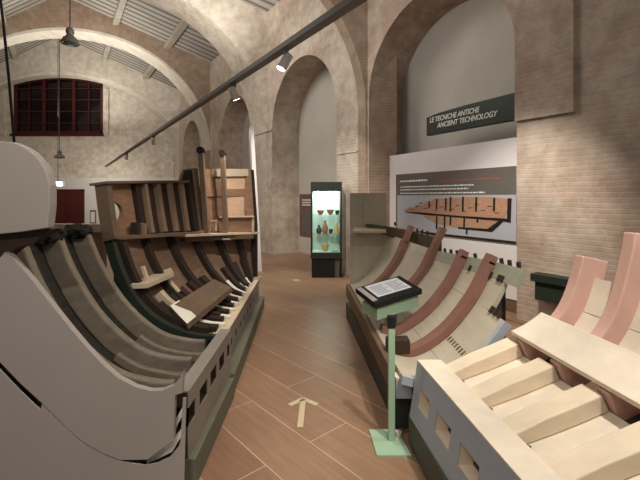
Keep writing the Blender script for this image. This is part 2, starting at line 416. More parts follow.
# ------------------------------------------------------------------ hull surfaces
class Hull:
    def __init__(s, st, side): s.st = st; s.side = side
    def pt(s, Y, t):
        st = s.st; i = 0
        while i < len(st)-2 and Y > st[i+1][0]: i += 1
        f = (Y-st[i][0])/(st[i+1][0]-st[i][0])
        n = len(st[0][1])-1
        def ev(pl):
            u = min(max(t, 0), 1)*n; k = min(int(u), n-1); u -= k
            g = [pl[max(k-1,0)], pl[k], pl[k+1], pl[min(k+2,n)]]; r = []
            for a in (0, 1):
                p0, p1, p2, p3 = (q[a] for q in g)
                r.append(0.5*(2*p1+(p2-p0)*u+(2*p0-5*p1+4*p2-p3)*u*u+(3*p1-p0-3*p2+p3)*u**3))
            return r
        A = ev(st[i][1]); C = ev(st[i+1][1])
        return V((A[0]+(C[0]-A[0])*f, Y, A[1]+(C[1]-A[1])*f))
    def nrm(s, Y, t):
        d = s.pt(Y, min(t+0.02, 1))-s.pt(Y, max(t-0.02, 0)); d.normalize()
        return V((-d.z, 0, d.x)) if s.side > 0 else V((d.z, 0, -d.x))
    def off(s, Y, t, h): return s.pt(Y, t)+s.nrm(Y, t)*h
def slab(h, t0, t1, y0, y1, hi, lo, nt=16, ny=6, b=None, yskew=0.0):
    """a solid that follows the hull: t range, Y range (numbers or functions of t), offsets hi (inner) to lo (outer)"""
    b = b or B(); T = [t0+(t1-t0)*i/nt for i in range(nt+1)]
    def yy(t, j):
        a = y0(t) if callable(y0) else y0; c = y1(t) if callable(y1) else y1
        return a+(c-a)*j/ny+yskew*(t-t0)
    hif = hi if callable(hi) else (lambda t: hi)
    top = [[h.off(yy(t,j), t, hif(t)) for j in range(ny+1)] for t in T]
    bot = [[h.off(yy(t,j), t, lo) for j in range(ny+1)] for t in T]
    rings = [[*top[i], *bot[i][::-1]] for i in range(nt+1)]
    n = ny+1; pts = [p for r in rings for p in r]; fs = []; m = 2*n
    for i in range(nt):
        for j in range(m):
            a = i*m+j; c = i*m+(j+1) % m; fs.append((a, c, c+m, a+m))
    for i in (0, nt):
        for j in range(ny):
            fs.append((i*m+j, i*m+j+1, i*m+m-2-j, i*m+m-1-j))
    return b.add(pts, fs)
def cradle(h, Y, w, t0, t1, z0, drop, n=14):
    b = B(); top = [h.off(Y, t0+(t1-t0)*k/n, -drop) for k in range(n+1)]
    poly = top+[V((top[-1].x, Y, z0)), V((top[0].x, Y, z0))]
    rings = [[p, p+V((0,w,0)), V((p.x, Y+w, z0)), V((p.x, Y, z0))] for p in top]
    return b.rings(rings)

# ---- right, farther hull section
RF = Hull([(2.55, [(.53,.45),(.74,.42),(.98,.55),(1.20,.82),(1.345,1.13)]),
           (3.1, [(.50,.45),(.70,.42),(.95,.58),(1.16,.84),(1.30,1.11)]),
           (4.0, [(.455,.46),(.64,.45),(.88,.62),(1.07,.84),(1.18,1.06)]),
           (4.5, [(.43,.46),(.60,.47),(.82,.65),(.98,.86),(1.08,1.07)]),
           (5.2, [(.39,.47),(.51,.50),(.66,.66),(.79,.88),(.88,1.12)])], 1)
hr = thing('ship_hull_section', (0.8, 3.9, 0.21), 'grey and cream hull section with red-brown ribs in front of the white wall panel', 'ship model', 'hull sections on display')
slab(RF, 0.0, 0.36, 2.58, 5.2, 0, -0.03).build('bottom_planking', M['hullgrey'], hr, True)
slab(RF, 0.362, 0.735, 2.60, 5.2, 0, -0.03).build('bilge_planking', M['hullgrey'], hr, True)
slab(RF, 0.737, 0.885, 2.77, 5.2, 0, -0.03).build('middle_strake', M['hullgrey'], hr, True)
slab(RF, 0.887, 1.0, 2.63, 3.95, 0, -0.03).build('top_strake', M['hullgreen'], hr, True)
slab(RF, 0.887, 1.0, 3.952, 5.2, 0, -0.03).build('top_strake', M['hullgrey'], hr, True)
wl = [((366,224,228),5.2),((388,227,236),5.12),((414,232,244.5),4.68),((438.5,238.5,253),4.2)]
b = B(); b.rings([[P(px,ya,Y), P(px,yb,Y), P(px,yb,Y)+V((0.05,0.05,0)), P(px,ya,Y)+V((0.05,0.05,0))] for (px,ya,yb), Y in wl]); b.build('wale', M['olive'], hr)
slab(RF, 0.702, 0.80, 3.952, 5.2, 0, -0.03).build('side_strake', M['hullgrey'], hr, True)
slab(RF, 0.0, 0.735, 2.56, 2.598, 0.004, -0.05, ny=1).build('edge_strip', M['gsteel'], hr, True)
def solveY(h, t, px, lo, hi, hh=0.0):
    for _ in range(40):
        m = (lo+hi)/2; p = h.off(m, t, hh); v = X0+F*p.x/p.y
        # px falls as Y grows on the right side, rises on the left
        if (v > px) == (h.side > 0): lo = m
        else: hi = m
    return (lo+hi)/2
for px, py, w in ((404.5,226,0.052), (432,228,0.054), (461,250.5,0.046), (488,255,0.052)):
    Y = solveY(RF, 0.98, px, 2.6, 5.15, 0.04)
    r = slab(RF, 0.06, 0.985, Y-w, Y+w, 0.06, 0.003, 24, 1)
    # head that stands above the planking
    zt_ = EYE-(py-HZ)*Y/F; p0 = RF.off(Y, 0.985, 0.0315); nn = RF.nrm(Y, 0.985)
    d = (RF.pt(Y,1)-RF.pt(Y,0.96)).normalized(); k = max(0.02, (zt_-p0.z)/d.z)
    r.obox(p0+d*(k/2-0.01), d*(k/2+0.01), V((0,w,0)), nn*0.029)
    r.build('rib', M['redrib'], hr, False, 0.004)
# tenons standing on the edges of the strakes
b0 = [(443,1.0),(449,1.0),(455,1.0),(473,1.0),(499,1.0),(507,1.0),(516,1.0),(414,1.03),(419,1.03),(424,1.03),(392,1.03)]
for px, t in b0:
    Y = solveY(RF, min(t,1), px, 2.62, 5.15)
    p = RF.off(Y, 1.0, -0.012) if t <= 1 else RF.off(Y, 1.0, 0.0)+V((0.03,0,0.13)); bb = B(); bb.obox(p+V((0.008,0,0.016)), (0.009,0,0.003), (0,0.015,0), (-0.003,0,0.022)); bb.build('tenon', M['dkblock'], hr)
for px in (470,484,491,499,506):
    Y = max(2.8, solveY(RF, 0.89, px, 2.6, 5.1)); p = RF.off(Y, 0.89, 0.008)
    bb = B(); d = (RF.pt(Y,.91)-RF.pt(Y,.88)).normalized(); bb.obox(p+d*0.012, d*0.024, (0,0.011,0), RF.nrm(Y,.89)*0.008); bb.build('tenon', M['dkblock'], hr)
for Y in (2.64, 2.69, 2.745):
    p = RF.off(Y, 0.738, 0.006); d = (RF.pt(Y,.75)-RF.pt(Y,.72)).normalized()
    bb = B(); bb.obox(p+d*0.012, d*0.026, (0,0.012,0), RF.nrm(Y,.74)*0.010); bb.build('tenon', M['dkblock'], hr)
for k in range(11):
    Y = 3.05-k*0.04; t = 0.49
    p = RF.off(Y, t, 0.0); d = (RF.pt(Y,.50)-RF.pt(Y,.47)).normalized()
    bb = B(); bb.obox(p+RF.nrm(Y,t)*0.001, d*0.02, (0,0.009,0), RF.nrm(Y,t)*0.003); bb.build('mortise', M['brown_edge'], hr)
# keel timber along the aisle, cut block at the near end
b = B(); b.rings([[RF.pt(y,0)+V((-0.05,0,-0.16)), RF.pt(y,0)+V((0.10,0,-0.16)), RF.pt(y,0)+V((0.10,0,-0.034)), RF.pt(y,0)+V((-0.02,0,0.0)), RF.pt(y,0)+V((-0.05,0,-0.01))] for y in (2.72, 5.22)])
b.build('keel', M['brown_edge'], hr, False, 0.008)
b = B(); p = RF.pt(3.0,0.05); b.obox(p+V((0.05,0,0.05)), (0.085,0,0), (0.0,0.05,0), (0,0,0.055)); b.build('cut_timber', M['dkblock'], hr, False, 0.012)
# end bulkhead and its shelf
b = B(); poly = [P(350,193,5.25), P(386,193,5.25), P(387.5,232,5.25), P(383,262,5.25), P(372,284,5.25), P(350.5,287,5.25)]
b.prism(poly, (0,0.04,0)); b.build('bulkhead', M['bulk'], hr)
b = B(); b.prism([P(364,194,5.235), P(386,194,5.235), P(386,228,5.235), P(364,225,5.235)], (0,0.014,0)); b.build('bulkhead_panel', M['bulk'], hr)
b = B(); q = [P(352,233,5.05), P(386,233,5.05), P(386,229,5.23), P(355,229,5.23)]; b.prism(q, (0,0,0.025)); b.build('shelf', M['paleband'], hr)
for Y in (2.82, 3.9, 5.05): cradle(RF, Y, 0.05, 0.12, 0.9, 0.21, 0.032).build('cradle', M['plinth_d'], hr)
b = B(); b.rings([[(0.355-0.07*(y-5.15), y, 0.0), (1.35, y, 0.0), (1.35, y, 0.21), (0.355-0.07*(y-5.15), y, 0.21)] for y in (2.76, 5.3)])
tag(b.build('display_plinth', M['plinth_d'], bevel=0.006), 'low dark plinth under the grey and cream ribbed hull section right of the aisle', 'plinth', 'plinths under the hulls')

# ---- right, nearer hull section
def ax2(x, Y): return x-0.11*(Y-2.6)
def st2(Y): return (Y, [(ax2(x,Y), z) for x, z in ((.64,.45),(.78,.48),(.98,.55),(1.16,.625),(1.32,.70),(1.47,.82),(1.57,1.0),(1.64,1.26),(1.68,1.5))])
RN = Hull([st2(0.8), st2(2.6)], 1)
hn = thing('ship_hull_section', (1.2, 1.7, 0.2), 'cream timber hull section with pink ribs and a wide plank in the right foreground', 'ship model', 'hull sections on display')
slab(RN, 0.02, 0.407, 0.8, 2.54, 0, -0.03, 20, 2).build('bottom_planking', M['cream'], hn, True)
slab(RN, 0.53, 0.70, 0.8, 2.54, 0, -0.03, 8, 2).build('bilge_planking', M['cream'], hn, True)
slab(RN, 0.702, 0.81, 0.8, 2.54, 0, -0.03, 8, 2).build('side_strake', M['cream'], hn, True)
frY = [2.46, 2.15, 1.84, 1.53, 1.22]
for Y in frY:
    slab(RN, 0.09, 0.405, Y-0.06, Y+0.06, (lambda t: min(0.082, 0.035+0.20*t)), 0.002, 16, 1).build('floor_timber', M['cream_frame'], hn, False, 0.006)
for k, Y in enumerate([2.41, 2.10, 1.79, 1.48, 1.17]):
    te = (0.86, 0.94, 1.0, 1.0, 1.0)[k]
    slab(RN, 0.412, te, Y-0.035, Y+0.04, 0.095, -0.06, 20, 1).build('rib', M['pink'], hn, False, 0.008)
slab(RN, 0.414, 0.60, 0.85, 2.46, 0.142, 0.112, 8, 2).build('stringer_plank', M['cream'], hn, False, 0.003)
# pegs on the floor timbers beside the keel beam
for Y in (2.375, 2.065, 1.755, 1.445):
    p = RN.off(Y, 0.15, 0.004); bb = B(); bb.obox(p+V((0,0,0.006)), (0.012,0.006,0), (-0.005,0.009,0), (0,0,0.008)); bb.build('peg', M['brown_edge'], hn)
# keel beam with square limber holes
def beam(h_ys, xs, y0, y1, zb, zh0, zh1, zt, wd, mats, parent, slope=0.0, xtop=0.0, core=None):
    """xs(y): outer face; holes between zh0 and zh1 through the timber's face"""
    sgn = 1 if wd > 0 else -1
    def body(d0, d1):
        b = B()
        def seg(ya, yb, z0, z1):
            r = []
            for y in (ya, yb):
                f0, f1 = (z0-zb)/(zt-zb), (z1-zb)/(zt-zb)
                r.append([V((xs(y)+xtop*f0+d0, y, z0)), V((xs(y)+(xtop*f0 if d1 is not None else 0)+(d1 if d1 is not None else wd), y, z0)), V((xs(y)+(xtop*f1 if d1 is not None else 0)+(d1 if d1 is not None else wd), y, z1)), V((xs(y)+xtop*f1+d0, y, z1))])
            b.rings(r)
        seg(y0, y1, zb, zh0); seg(y0, y1, zh1, zt-0.001)
        cur = y1
        for a, c in h_ys:                  # from far to near
            seg(a, cur, zh0, zh1); cur = c
        seg(y0, cur, zh0, zh1)
        return b
    if core:
        k = body(0.006*sgn, None).build('keel_beam', core, parent); body(0.0, 0.0058*sgn).build('painted_face', mats[0], k)
    else: k = body(0.0, None).build('keel_beam', mats[0], parent)
    b = B(); r = []
    for y in (y0, y1): r.append([V((xs(y)+xtop, y, zt-0.001)), V((xs(y)+wd, y, zt-0.001)), V((xs(y)+wd, y, zt+0.006)), V((xs(y)+xtop, y, zt+0.006))])
    b.rings(r); b.build('beam_top', mats[1], k)
    return k
beam([(2.46,2.30),(2.20,2.02),(1.92,1.74),(1.64,1.46),(1.36,1.18)], lambda y: 0.567-0.11*(y-2.6), 0.8, 2.555, 0.2, 0.315, 0.425, 0.555, 0.20, (M['gsteel'], M['cream']), hn, xtop=0.05, core=M['cream_frame'])
b = B(); b.rings([[(0.66-0.11*(y-2.6), y, 0.2), (0.72-0.11*(y-2.6), y, 0.2), (0.72-0.11*(y-2.6), y, 0.33), (0.66-0.11*(y-2.6), y, 0.33)] for y in (0.9, 2.5)]); b.build('inner_keel', M['brown_edge'], hn)
b = B(); b.prism([V((0.50,2.62,0.28)), V((0.60,2.62,0.28)), V((0.59,2.71,0.28)), V((0.49,2.71,0.28))], (0,0,0.12)); b.build('keel_scarf', M['gsteel'], hr)
b = B(); b.prism([V((0.498,2.62,0.401)), V((0.66,2.62,0.401)), V((0.655,2.71,0.401)), V((0.488,2.71,0.401))], (0,0,0.014)); b.build('scarf_top', M['cream'], hr)
for Y in (0.9, 1.7, 2.5): cradle(RN, Y, 0.05, 0.2, 0.7, 0.2, 0.032).build('cradle', M['plinth_d'], hn)
b = B(); b.rings([[(0.575-0.07*(y-2.6), y, 0.0), (1.55-0.07*(y-2.6), y, 0.0), (1.55-0.07*(y-2.6), y, 0.2), (0.575-0.07*(y-2.6), y, 0.2)] for y in (0.7, 2.6)])
tag(b.build('display_plinth', M['plinth'], bevel=0.006), 'green-grey plinth under the cream timber hull section in the right foreground', 'plinth', 'plinths under the hulls')

# ---- left, nearer hull section
LNp = [(-.76,.37),(-1.0,.375),(-1.28,.46),(-1.56,.70),(-1.77,1.02),(-1.90,1.33)]
LN = Hull([(2.2, LNp), (3.25, [(x-0.02, z) for x, z in LNp])], -1)
hl = thing('ship_hull_section', (-1.3, 2.7, 0.16), 'dark grey hull section with thick curved frames behind the grey cut-out board', 'ship model', 'hull sections on display')
slab(LN, 0.0, 0.98, 2.22, 3.25, 0, -0.035).build('planking', M['plank_l'], hl, True)
for k, Y in enumerate((2.38, 2.72, 3.06)):
    slab(LN, 0.10, 0.97, Y-0.03, Y+0.03, 0.14, 0.002, 24, 1).build('frame', M['frame_l'], hl, False, 0.012)
    slab(LN, 0.10, 0.46, Y-0.082, Y-0.033, 0.06, 0.002, 12, 1).build('floor_timber', M['frame_l'], hl, False, 0.008)
    # broken, blackened head of the frame
    bm = bmesh.new(); bmesh.ops.create_icosphere(bm, subdivisions=3, radius=1)
    c = LN.off(Y, 0.985, 0.06)
    rr = random.Random(k)
    for v in bm.verts:
        j = 0.82+0.4*rr.random(); v.co = c+V((v.co.x*0.10*j, v.co.y*0.10*j, v.co.z*0.055*j))
    q = B(); q.add([v.co.copy() for v in bm.verts], [tuple(v.index for v in f.verts) for f in bm.faces]); bm.free()
    q.build('charred_head', M['charred'], hl)
c = LN.off(3.0, 0.97, 0.05)
beam([(3.11,3.20),(2.87,3.03),(2.64,2.80),(2.40,2.57),(2.17,2.32)][0:0] or [(3.20,3.11),(3.03,2.87),(2.80,2.64),(2.57,2.40),(2.32,2.20)], lambda y: -0.722, 2.2, 3.24, 0.16, 0.335, 0.44, 0.525, -0.085, (M['beam_l'], M['beam_l']), hl, core=M['dkblock'])  # dark core puts the shade inside the limber holes into the colour
for Y in (2.3, 3.12): cradle(LN, Y, 0.05, 0.15, 0.9, 0.16, 0.037).build('cradle', M['plinth'], hl)
b = B(); b.box(-2.0, -0.685, 2.2, 3.2, 0, 0.16)
tag(b.build('display_plinth', M['plinth_l'], bevel=0.006), 'green-grey plinth under the dark grey framed hull on the left beside the aisle', 'plinth', 'plinths under the hulls')
# the cut-out boards that close its near end
pb = thing('profile_board', (-1.5, 2.12, 0), 'large flat grey cut-out board with a curved seam in the left foreground', 'display board')
Yb = 2.10
up = [(-70,330),(-70,262),(0,258),(5,252),(10,255),(32,280),(50,303),(70,328),(86,347),(103,365),(118,378),(135,387),(150,391),(162,390.5),(173,386),(180,378),(183,371),
      (182,393),(175,395),(174,407),(173.5,440),(164,447),(147,459.5),(120,460),(100,452),(80,440),(60,421),(41,402),(20,383),(0,362)]
b = B(); b.prism([P(x,y,Yb) for x, y in up], (0,0.035,0)); b.build('upper_panel', M['panelgrey'], pb)
low = [(-70,308),(0,370),(20,391),(40,410),(42,404.5),(60,422.5),(80,441.5),(100,453.5),(120,461.5),(146,465.5),(158,463),(170,457),(179,446),(180.5,441),(183,398),(186,398),(184,478)]
lp = [P(x,y,Yb) for x, y in low]+[V((-0.72,Yb,0.0)), V((-2.2,Yb,0.0)), V((-2.2,Yb,1.0))]
b = B(); b.prism(lp, (0,0.008,0)); b.build('lower_panel', M['panelgrey'], pb)
hd = [(-70,142),(-30,140),(0,141),(12,142),(22,146),(32,152.5),(40,161),(46,172),(49.5,185),(49.5,205),(47,228),(20,232),(0,234),(-70,236)]
b = B(); b.prism([P(x,y,2.06) for x, y in hd], (0,0.06,0)); b.build('rounded_head', M['panelgrey'], pb, False, 0.004)
wd = [(-70,236),(0,233),(47,228),(52,229),(34,243),(18,247),(0,262),(-70,300)]
b = B(); b.prism([P(x,y,2.125) for x, y in wd], (0,0.07,0)); b.build('dark_batten', M['dkblock'], pb)
b = B(); b.box(-2.2,-2.05,2.14,2.2,0,1.5); b.build('back_post', M['dkblock'], pb)
b = B(); b.prism([P(147,464,2.16), P(172,452,2.16), P(181,437,2.16), P(181,430,2.16), P(168,444,2.16), P(146,456,2.16)], (0,0.03,0)); b.build('lit_edge', M['whitefill'], pb)  # white pieces: lit plywood edges in the notches, put into the colour
b = B(); b.prism([P(173,424,2.16), P(182,408,2.16), P(182,416,2.16), P(174,432,2.16)], (0,0.02,0)); b.build('lit_edge', M['whitefill'], pb)

# ---- left, farther hull section
LF = Hull([(3.32, [(-.84,.42),(-1.11,.45),(-1.42,.61),(-1.62,.88),(-1.75,1.26),(-1.82,1.72)]),
           (4.2, [(-.87,.42),(-1.10,.47),(-1.39,.66),(-1.58,.93),(-1.69,1.22),(-1.78,1.76)]),
           (4.62, [(-.89,.42),(-1.07,.48),(-1.28,.68),(-1.44,.94),(-1.52,1.20),(-1.60,1.78)]),
           (4.63, [(-.89,.42),(-1.07,.48),(-1.28,.68),(-1.44,.94),(-1.52,1.20),(-1.62,1.92)]),
           (5.0, [(-.91,.42),(-1.03,.50),(-1.18,.70),(-1.31,.96),(-1.37,1.18),(-1.44,1.95)]),
           (5.7, [(-.945,.42),(-.96,.55),(-.985,.78),(-1.0,1.0),(-1.01,1.17),(-1.02,2.0)])], -1)
hf = thing('ship_hull_section', (-1.4, 4.5, 0.15), 'tall brown wooden hull with deck, bulwark and dark frames on the left of the aisle', 'ship model', 'hull sections on display')
slab(LF, 0.0, 0.79, 3.36, 5.7, 0, -0.03, 20, 10).build('hull_planking', M['brownlow'], hf, True)
# bulwark with the round port
bw = slab(LF, 0.792, 0.985, 3.36, 4.62, 0, -0.03, 6, 8).build('bulwark_planking', M['brownplank'], hf)
pc = LF.pt(3.48, 0.886)
cb = B(); cb.rings([[pc+V((dx, 0.11*math.cos(a), 0.08*math.sin(a))) for a in [2*math.pi*k/24 for k in range(24)]] for dx in (-0.3, 0.3)])
cut = cb.build('cut', M['black'])
md = bw.modifiers.new('port', 'BOOLEAN'); md.object = cut; md.operation = 'DIFFERENCE'; md.solver = 'EXACT'
dg = bpy.context.evaluated_depsgraph_get(); me2 = bpy.data.meshes.new_from_object(bw.evaluated_get(dg))
bw.modifiers.clear(); bw.data = me2; bpy.data.objects.remove(cut)
slab(LF, 0.792, 1.0, 4.622, 5.22, 0, -0.03, 6, 8).build('bulwark_planking', M['brownplank'], hf)
slab(LF, 0.792, 0.99, 5.222, 5.66, 0, -0.03, 6, 6).build('bulwark_planking', M['litplank'], hf)  # paler far end: the spot's light on the planking put into the colour
rail = slab(LF, 0.985, 1.0, 3.26, 4.62, 0.09, -0.06, 2, 8).build('cap_rail', M['rail'], hf)
slab(LF, 0.965, 1.0, 5.1, 5.66, 0.03, 0.002, 2, 4).build('top_moulding', M['paleband'], hf)
slab(LF, 0.905, 0.925, 4.63, 5.66, 0.012, 0.002, 2, 4).build('moulding', M['brownplank'], hf)
def stan(px, w, d, mat, t0=0.80, t1=0.985, nm='stanchion'):
    Y = solveY(LF, 0.9, px, 3.4, 5.65)
    return Y, slab(LF, t0, t1, Y-w/2, Y+w/2, d, 0.002, 8, 1).build(nm, mat, hf, False, 0.004)
for px in (142, 154.5, 167, 178.5):
    stan(px, 0.055, 0.075, M['stanchion']); stan(px-5.5, 0.10, 0.045, M['dkframe'], nm='stanchion_shade')  # dark strips stand for the shaded sides and gaps of the stanchions
stan(190, 0.07, 0.11, M['stanchion'], 0.80, 1.0); stan(185.5, 0.08, 0.09, M['dkframe'], 0.80, 1.0, 'stanchion_shade')
# end frame nearest the viewer and upright at the far end
slab(LF, 0.79, 0.985, 3.28, 3.355, 0.07, -0.03, 8, 1).build('end_post', M['rail'], hf)
slab(LF, 0.0, 0.80, 3.30, 3.36, 0.03, -0.04, 16, 1).build('end_frame', M['dgreen'], hf)
b = B(); b.prism([V((-1.03,5.6,1.2)), V((-0.93,5.66,1.2)), V((-0.985,5.68,1.99)), V((-1.10,5.62,1.99))], (0,0.05,0)); b.build('end_board', M['brownplank'], hf)
b = B(); b.rings([[V((-0.98,5.7,0.4)), V((-0.90,5.7,0.4)), V((-0.90,5.78,0.4)), V((-0.98,5.78,0.4))], [V((-1.00,5.7,1.2)), V((-0.90,5.7,1.2)), V((-0.90,5.78,1.2)), V((-1.0,5.78,1.2))], [V((-1.03,5.7,1.99)), V((-0.955,5.7,1.99)), V((-0.955,5.78,1.99)), V((-1.03,5.78,1.99))]])
b.build('stem_post', M['dkframe'], hf)
# posts with rounded heads
for (px0, py0, px1, Y) in ((200.5,147,207,4.72), (222.5,150,226,5.05)):
    t = P(px0, py0, Y); bt = P(px1, 236, Y); w = 0.045
    b = B(); up_ = (t-bt).normalized()
    b.bar(bt, t-up_*0.04, 0.06, 0.07, (0,1,0)); pst = b.build('bollard_post', M['stanchion'], hf, False, 0.006)
    b = B(); b.tube([t-up_*0.04+V((0,-0.04,0)), t-up_*0.04+V((0,0.04,0))], 0.042, 16); b.build('rounded_head', M['dkframe'], pst, True)
# deck: dark strip at the near end, pale planks at the far end
def deck(y0, y1, z0, z1, x0, x1, mat, nm, th=0.035, n=8):
    b = B(); r = []
    for k in range(n+1):
        f = k/n; y = y0+(y1-y0)*f; xo = LF.pt(y, 0.80).x+0.004; xi = x0+(x1-x0)*f; z = z0+(z1-z0)*f
        r.append([V((xo,y,z-th)), V((xi,y,z-th)), V((xi,y,z)), V((xo,y,z))])
    return b.rings(r).build(nm, mat, hf, False, 0.004)
deck(3.34, 4.60, 1.275, 1.20, -1.70, -1.38, M['rail'], 'side_deck')
deck(4.32, 5.66, 1.198, 1.105, -1.44, -0.86, M['paledeck'], 'main_deck', 0.03)
b = B(); b.bar(P(184,239.5,4.45), P(252,236.5,5.5), 0.05, 0.05); b.build('deck_beam', M['rail'], hf)
b = B(); b.bar(P(221,239,4.95), P(229,239,5.05), 0.06, 0.02); b.build('deck_cleat', M['paleband'], hf)
# box on the deck
ca = P(218,231.5,5.15); cbb = P(253,230.5,5.52)
b = B(); d = (cbb-ca); nrm = V((-d.y, d.x, 0)).normalized()
ca.z = 1.145; cbb.z = 1.122
b.prism([ca, cbb, cbb+V((0,0,0.205)), ca+V((0,0,0.19))], nrm*0.04); hb = b.build('hatch_board', M['brownplank'], hf)
b = B(); b.bar(ca+V((0,0,0.195)), cbb+V((0,0,0.21)), 0.06, 0.018); b.bar(cbb, cbb+V((0,0,0.21)), 0.03, 0.03, (0,1,0)); b.build('pale_edging', M['paleband'], hb)
c = P(212,231,5.0); b = B(); b.bar(c+V((-0.03,0,-0.0)), c+V((-0.02,0,0.13)), 0.03, 0.02, (0,1,0)); b.bar(c+V((-0.03,0,0.125)), c+V((0.06,0,0.13)), 0.03, 0.02); b.bar(c+V((0.05,0,0)), c+V((0.05,0,0.13)), 0.025, 0.02, (0,1,0)); b.build('bracket', M['paleband'], hf)
# knees and blocks by the port
b = B(); p = LF.off(3.64, 0.80, 0.05); b.obox(p+V((0,0,0.06)), (0.03,0,0), (0,0.035,0), (0,0,0.05)); b.build('bitt', M['dkframe'], hf)
b = B(); p = LF.off(3.76, 0.80, 0.05); b.obox(p+V((0,0,0.05)), (0.03,0,0), (0,0.035,0), (0,0,0.05)); b.build('bitt', M['stanchion'], hf)
# frames below the deck
for px in (118, 142, 167, 192, 215, 235):
    Y = solveY(LF, 0.78, px, 3.37, 5.65)
    slab(LF, 0.10, 0.775, Y-0.032, Y+0.032, 0.06, 0.002, 20, 1).build('frame', M['dkframe'], hf)
for k in range(9):
    Y = 3.52+k*0.235
    slab(LF, 0.06, 0.42, Y-0.045, Y+0.045, 0.045, 0.002, 12, 1).build('floor_timber', M['dkframe'], hf)
# pale filling between the frames, next to the keel
for k in range(8):
    Y = 3.64+k*0.235; t1 = 0.30 if k < 6 else 0.2
    slab(LF, 0.02, t1, Y-0.035, Y+0.03, 0.03, 0.002, 6, 1).build('filling_piece', M['whitefill'], hf)
for Y, a, c in ((3.64, 0.36, 0.47), (3.88, 0.40, 0.52)): slab(LF, a, c, Y-0.045, Y+0.02, 0.065, 0.002, 6, 1).build('filling_piece', M['paleband'], hf)
# shelf clamp below the deck
def yat(px, py, z): return (EYE-z)*F/(py-HZ)
def hullx(Y, z):
    lo, hi = 0.2, 0.79
    for _ in range(30):
        m = (lo+hi)/2
        if LF.pt(Y, m).z < z: lo = m
        else: hi = m
    return LF.pt(Y, lo)
z = 0.87; q = []
for px, py in ((121,285),(147,284),(174,273)):
    Y = yat(px, py, z); q.append(V(((px-X0)*Y/F, Y, z)))
q += [hullx(4.15, z), hullx(3.9, z), hullx(3.6, z), hullx(3.36, z)]
b = B(); b.prism(q, (0,0,-0.035)); b.build('side_bench', M['paleband'], hf)
p = hullx(3.52, z); b = B(); b.obox(p+V((0.06,0,0.06)), (0.012,0,0.0), (0,0.02,0), (-0.02,0,0.06)); b.build('bench_bracket', M['paleband'], hf)
# broad loose-looking ceiling plank with a pale end
n0 = [P(170,306,3.48), P(187,324,3.34)]; n1 = [P(214,279,4.42), P(231.5,287.5,4.28)]
tv = V((0.012,0,-0.045))
b = B(); b.rings([[n0[0], n0[1], n0[1]+tv, n0[0]+tv], [n1[0], n1[1], n1[1]+tv, n1[0]+tv]]); pk = b.build('ceiling_plank', M['rail'], hf)
e0 = [n0[i]+(n1[i]-n0[i])*0.17+V((0,0,0.003)) for i in (0,1)]; s0 = [n0[i]+V((0,0,0.003)) for i in (0,1)]
b = B(); b.rings([[s0[0], s0[1], s0[1]+V((0,0,-0.003)), s0[0]+V((0,0,-0.003))], [e0[0], e0[1], e0[1]+V((0,0,-0.003)), e0[0]+V((0,0,-0.003))]]); b.build('pale_end', M['whitefill'], pk)
# keel beam
beam([(5.45,5.36),(5.2,5.11),(4.95,4.86),(4.7,4.61),(4.45,4.36),(4.2,4.11),(3.95,3.86),(3.7,3.61),(3.45,3.38)], lambda y: -0.80-0.03*(y-3.3), 3.30, 5.72, 0.15, 0.24, 0.31, 0.42, -0.12, (M['beam_l'], M['paledeck']), hf, core=M['dkblock'])  # core kept dark here too, as painted shade in the holes
b = B(); b.prism([P(247,287,5.5), P(259,284,5.72), P(260,277,5.72), P(252,278,5.6)], (0.02,0.05,0)); b.build('keel_rise', M['paledeck'], hf)
cradle(LF, 3.38, 0.04, 0.12, 0.74, 0.15, 0.032).build('cradle', M['plinth'], hf)
for Y in (4.2, 5.0): cradle(LF, Y, 0.05, 0.15, 0.7, 0.15, 0.032).build('cradle', M['plinth'], hf)
b = B(); b.rings([[(-0.70-0.045*(y-3.3), y, 0), (-1.75+0.3*(y-3.3), y, 0), (-1.75+0.3*(y-3.3), y, 0.15), (-0.70-0.045*(y-3.3), y, 0.15)] for y in (3.28, 5.85)])
tag(b.build('display_plinth', M['plinth_l'], bevel=0.006), 'long low plinth under the tall brown hull with a deck left of the aisle', 'plinth', 'plinths under the hulls')

# ------------------------------------------------------------------ signs and stands
# white partition in the second niche, the sign and the big printed panel on it
A0 = V((1.34, 7.70, 0)); A1 = V((2.66, 5.40, 0)); ad = (A1-A0).normalized(); an = V((-ad.y, ad.x, 0))
if an.y > 0: an = -an
def onb(u, z, d=0.0): return A0+(A1-A0)*u+an*d+V((0,0,z))
b = B(); b.prism([onb(0,0.2), onb(1.015,0.2), onb(1.015,2.41), onb(0,2.39)], -an*0.06)
b.prism([onb(0,0.02,-0.01), onb(1,0.02,-0.01), onb(1,0.2,-0.01), onb(0,0.2,-0.01)], -an*0.04, 1)
tag(b.build('partition_panel', [M['white'], M['brown_edge']]), 'freestanding white partition behind the ribbed hull, carrying the printed wreck panel', 'partition')
ph = thing('information_panel', onb(0.5, 0.97, 0.0), 'large grey printed panel with a picture of a wreck on the white partition', 'information panel')
u0, u1 = 0.08, 1.0; zb, zt = 0.97, 2.02
b = B(); b.prism([onb(u0,zb,0.002), onb(u1,zb,0.002), onb(u1,zt,0.002), onb(u0,zt,0.002)], an*0.02); b.build('board', M['posterlight'], ph)
def art(pts, d, mat, nm, th=0.002):
    b = B(); b.prism([onb(u0+(u1-u0)*u, zb+(zt-zb)*v, 0.022+d) for u, v in pts], an*th); return b.build(nm, mat, ph)
art([(0,0.63),(1,0.63),(1,1),(0,1)], 0.0, M['postergrey'], 'printed_heading')
art([(0,0),(0.014,0),(0.014,1),(0,1)], 0.001, M['postergrey'], 'printed_border')
art([(0,0),(1,0),(1,0.03),(0,0.03)], 0.001, M['wreckdark'], 'printed_border')
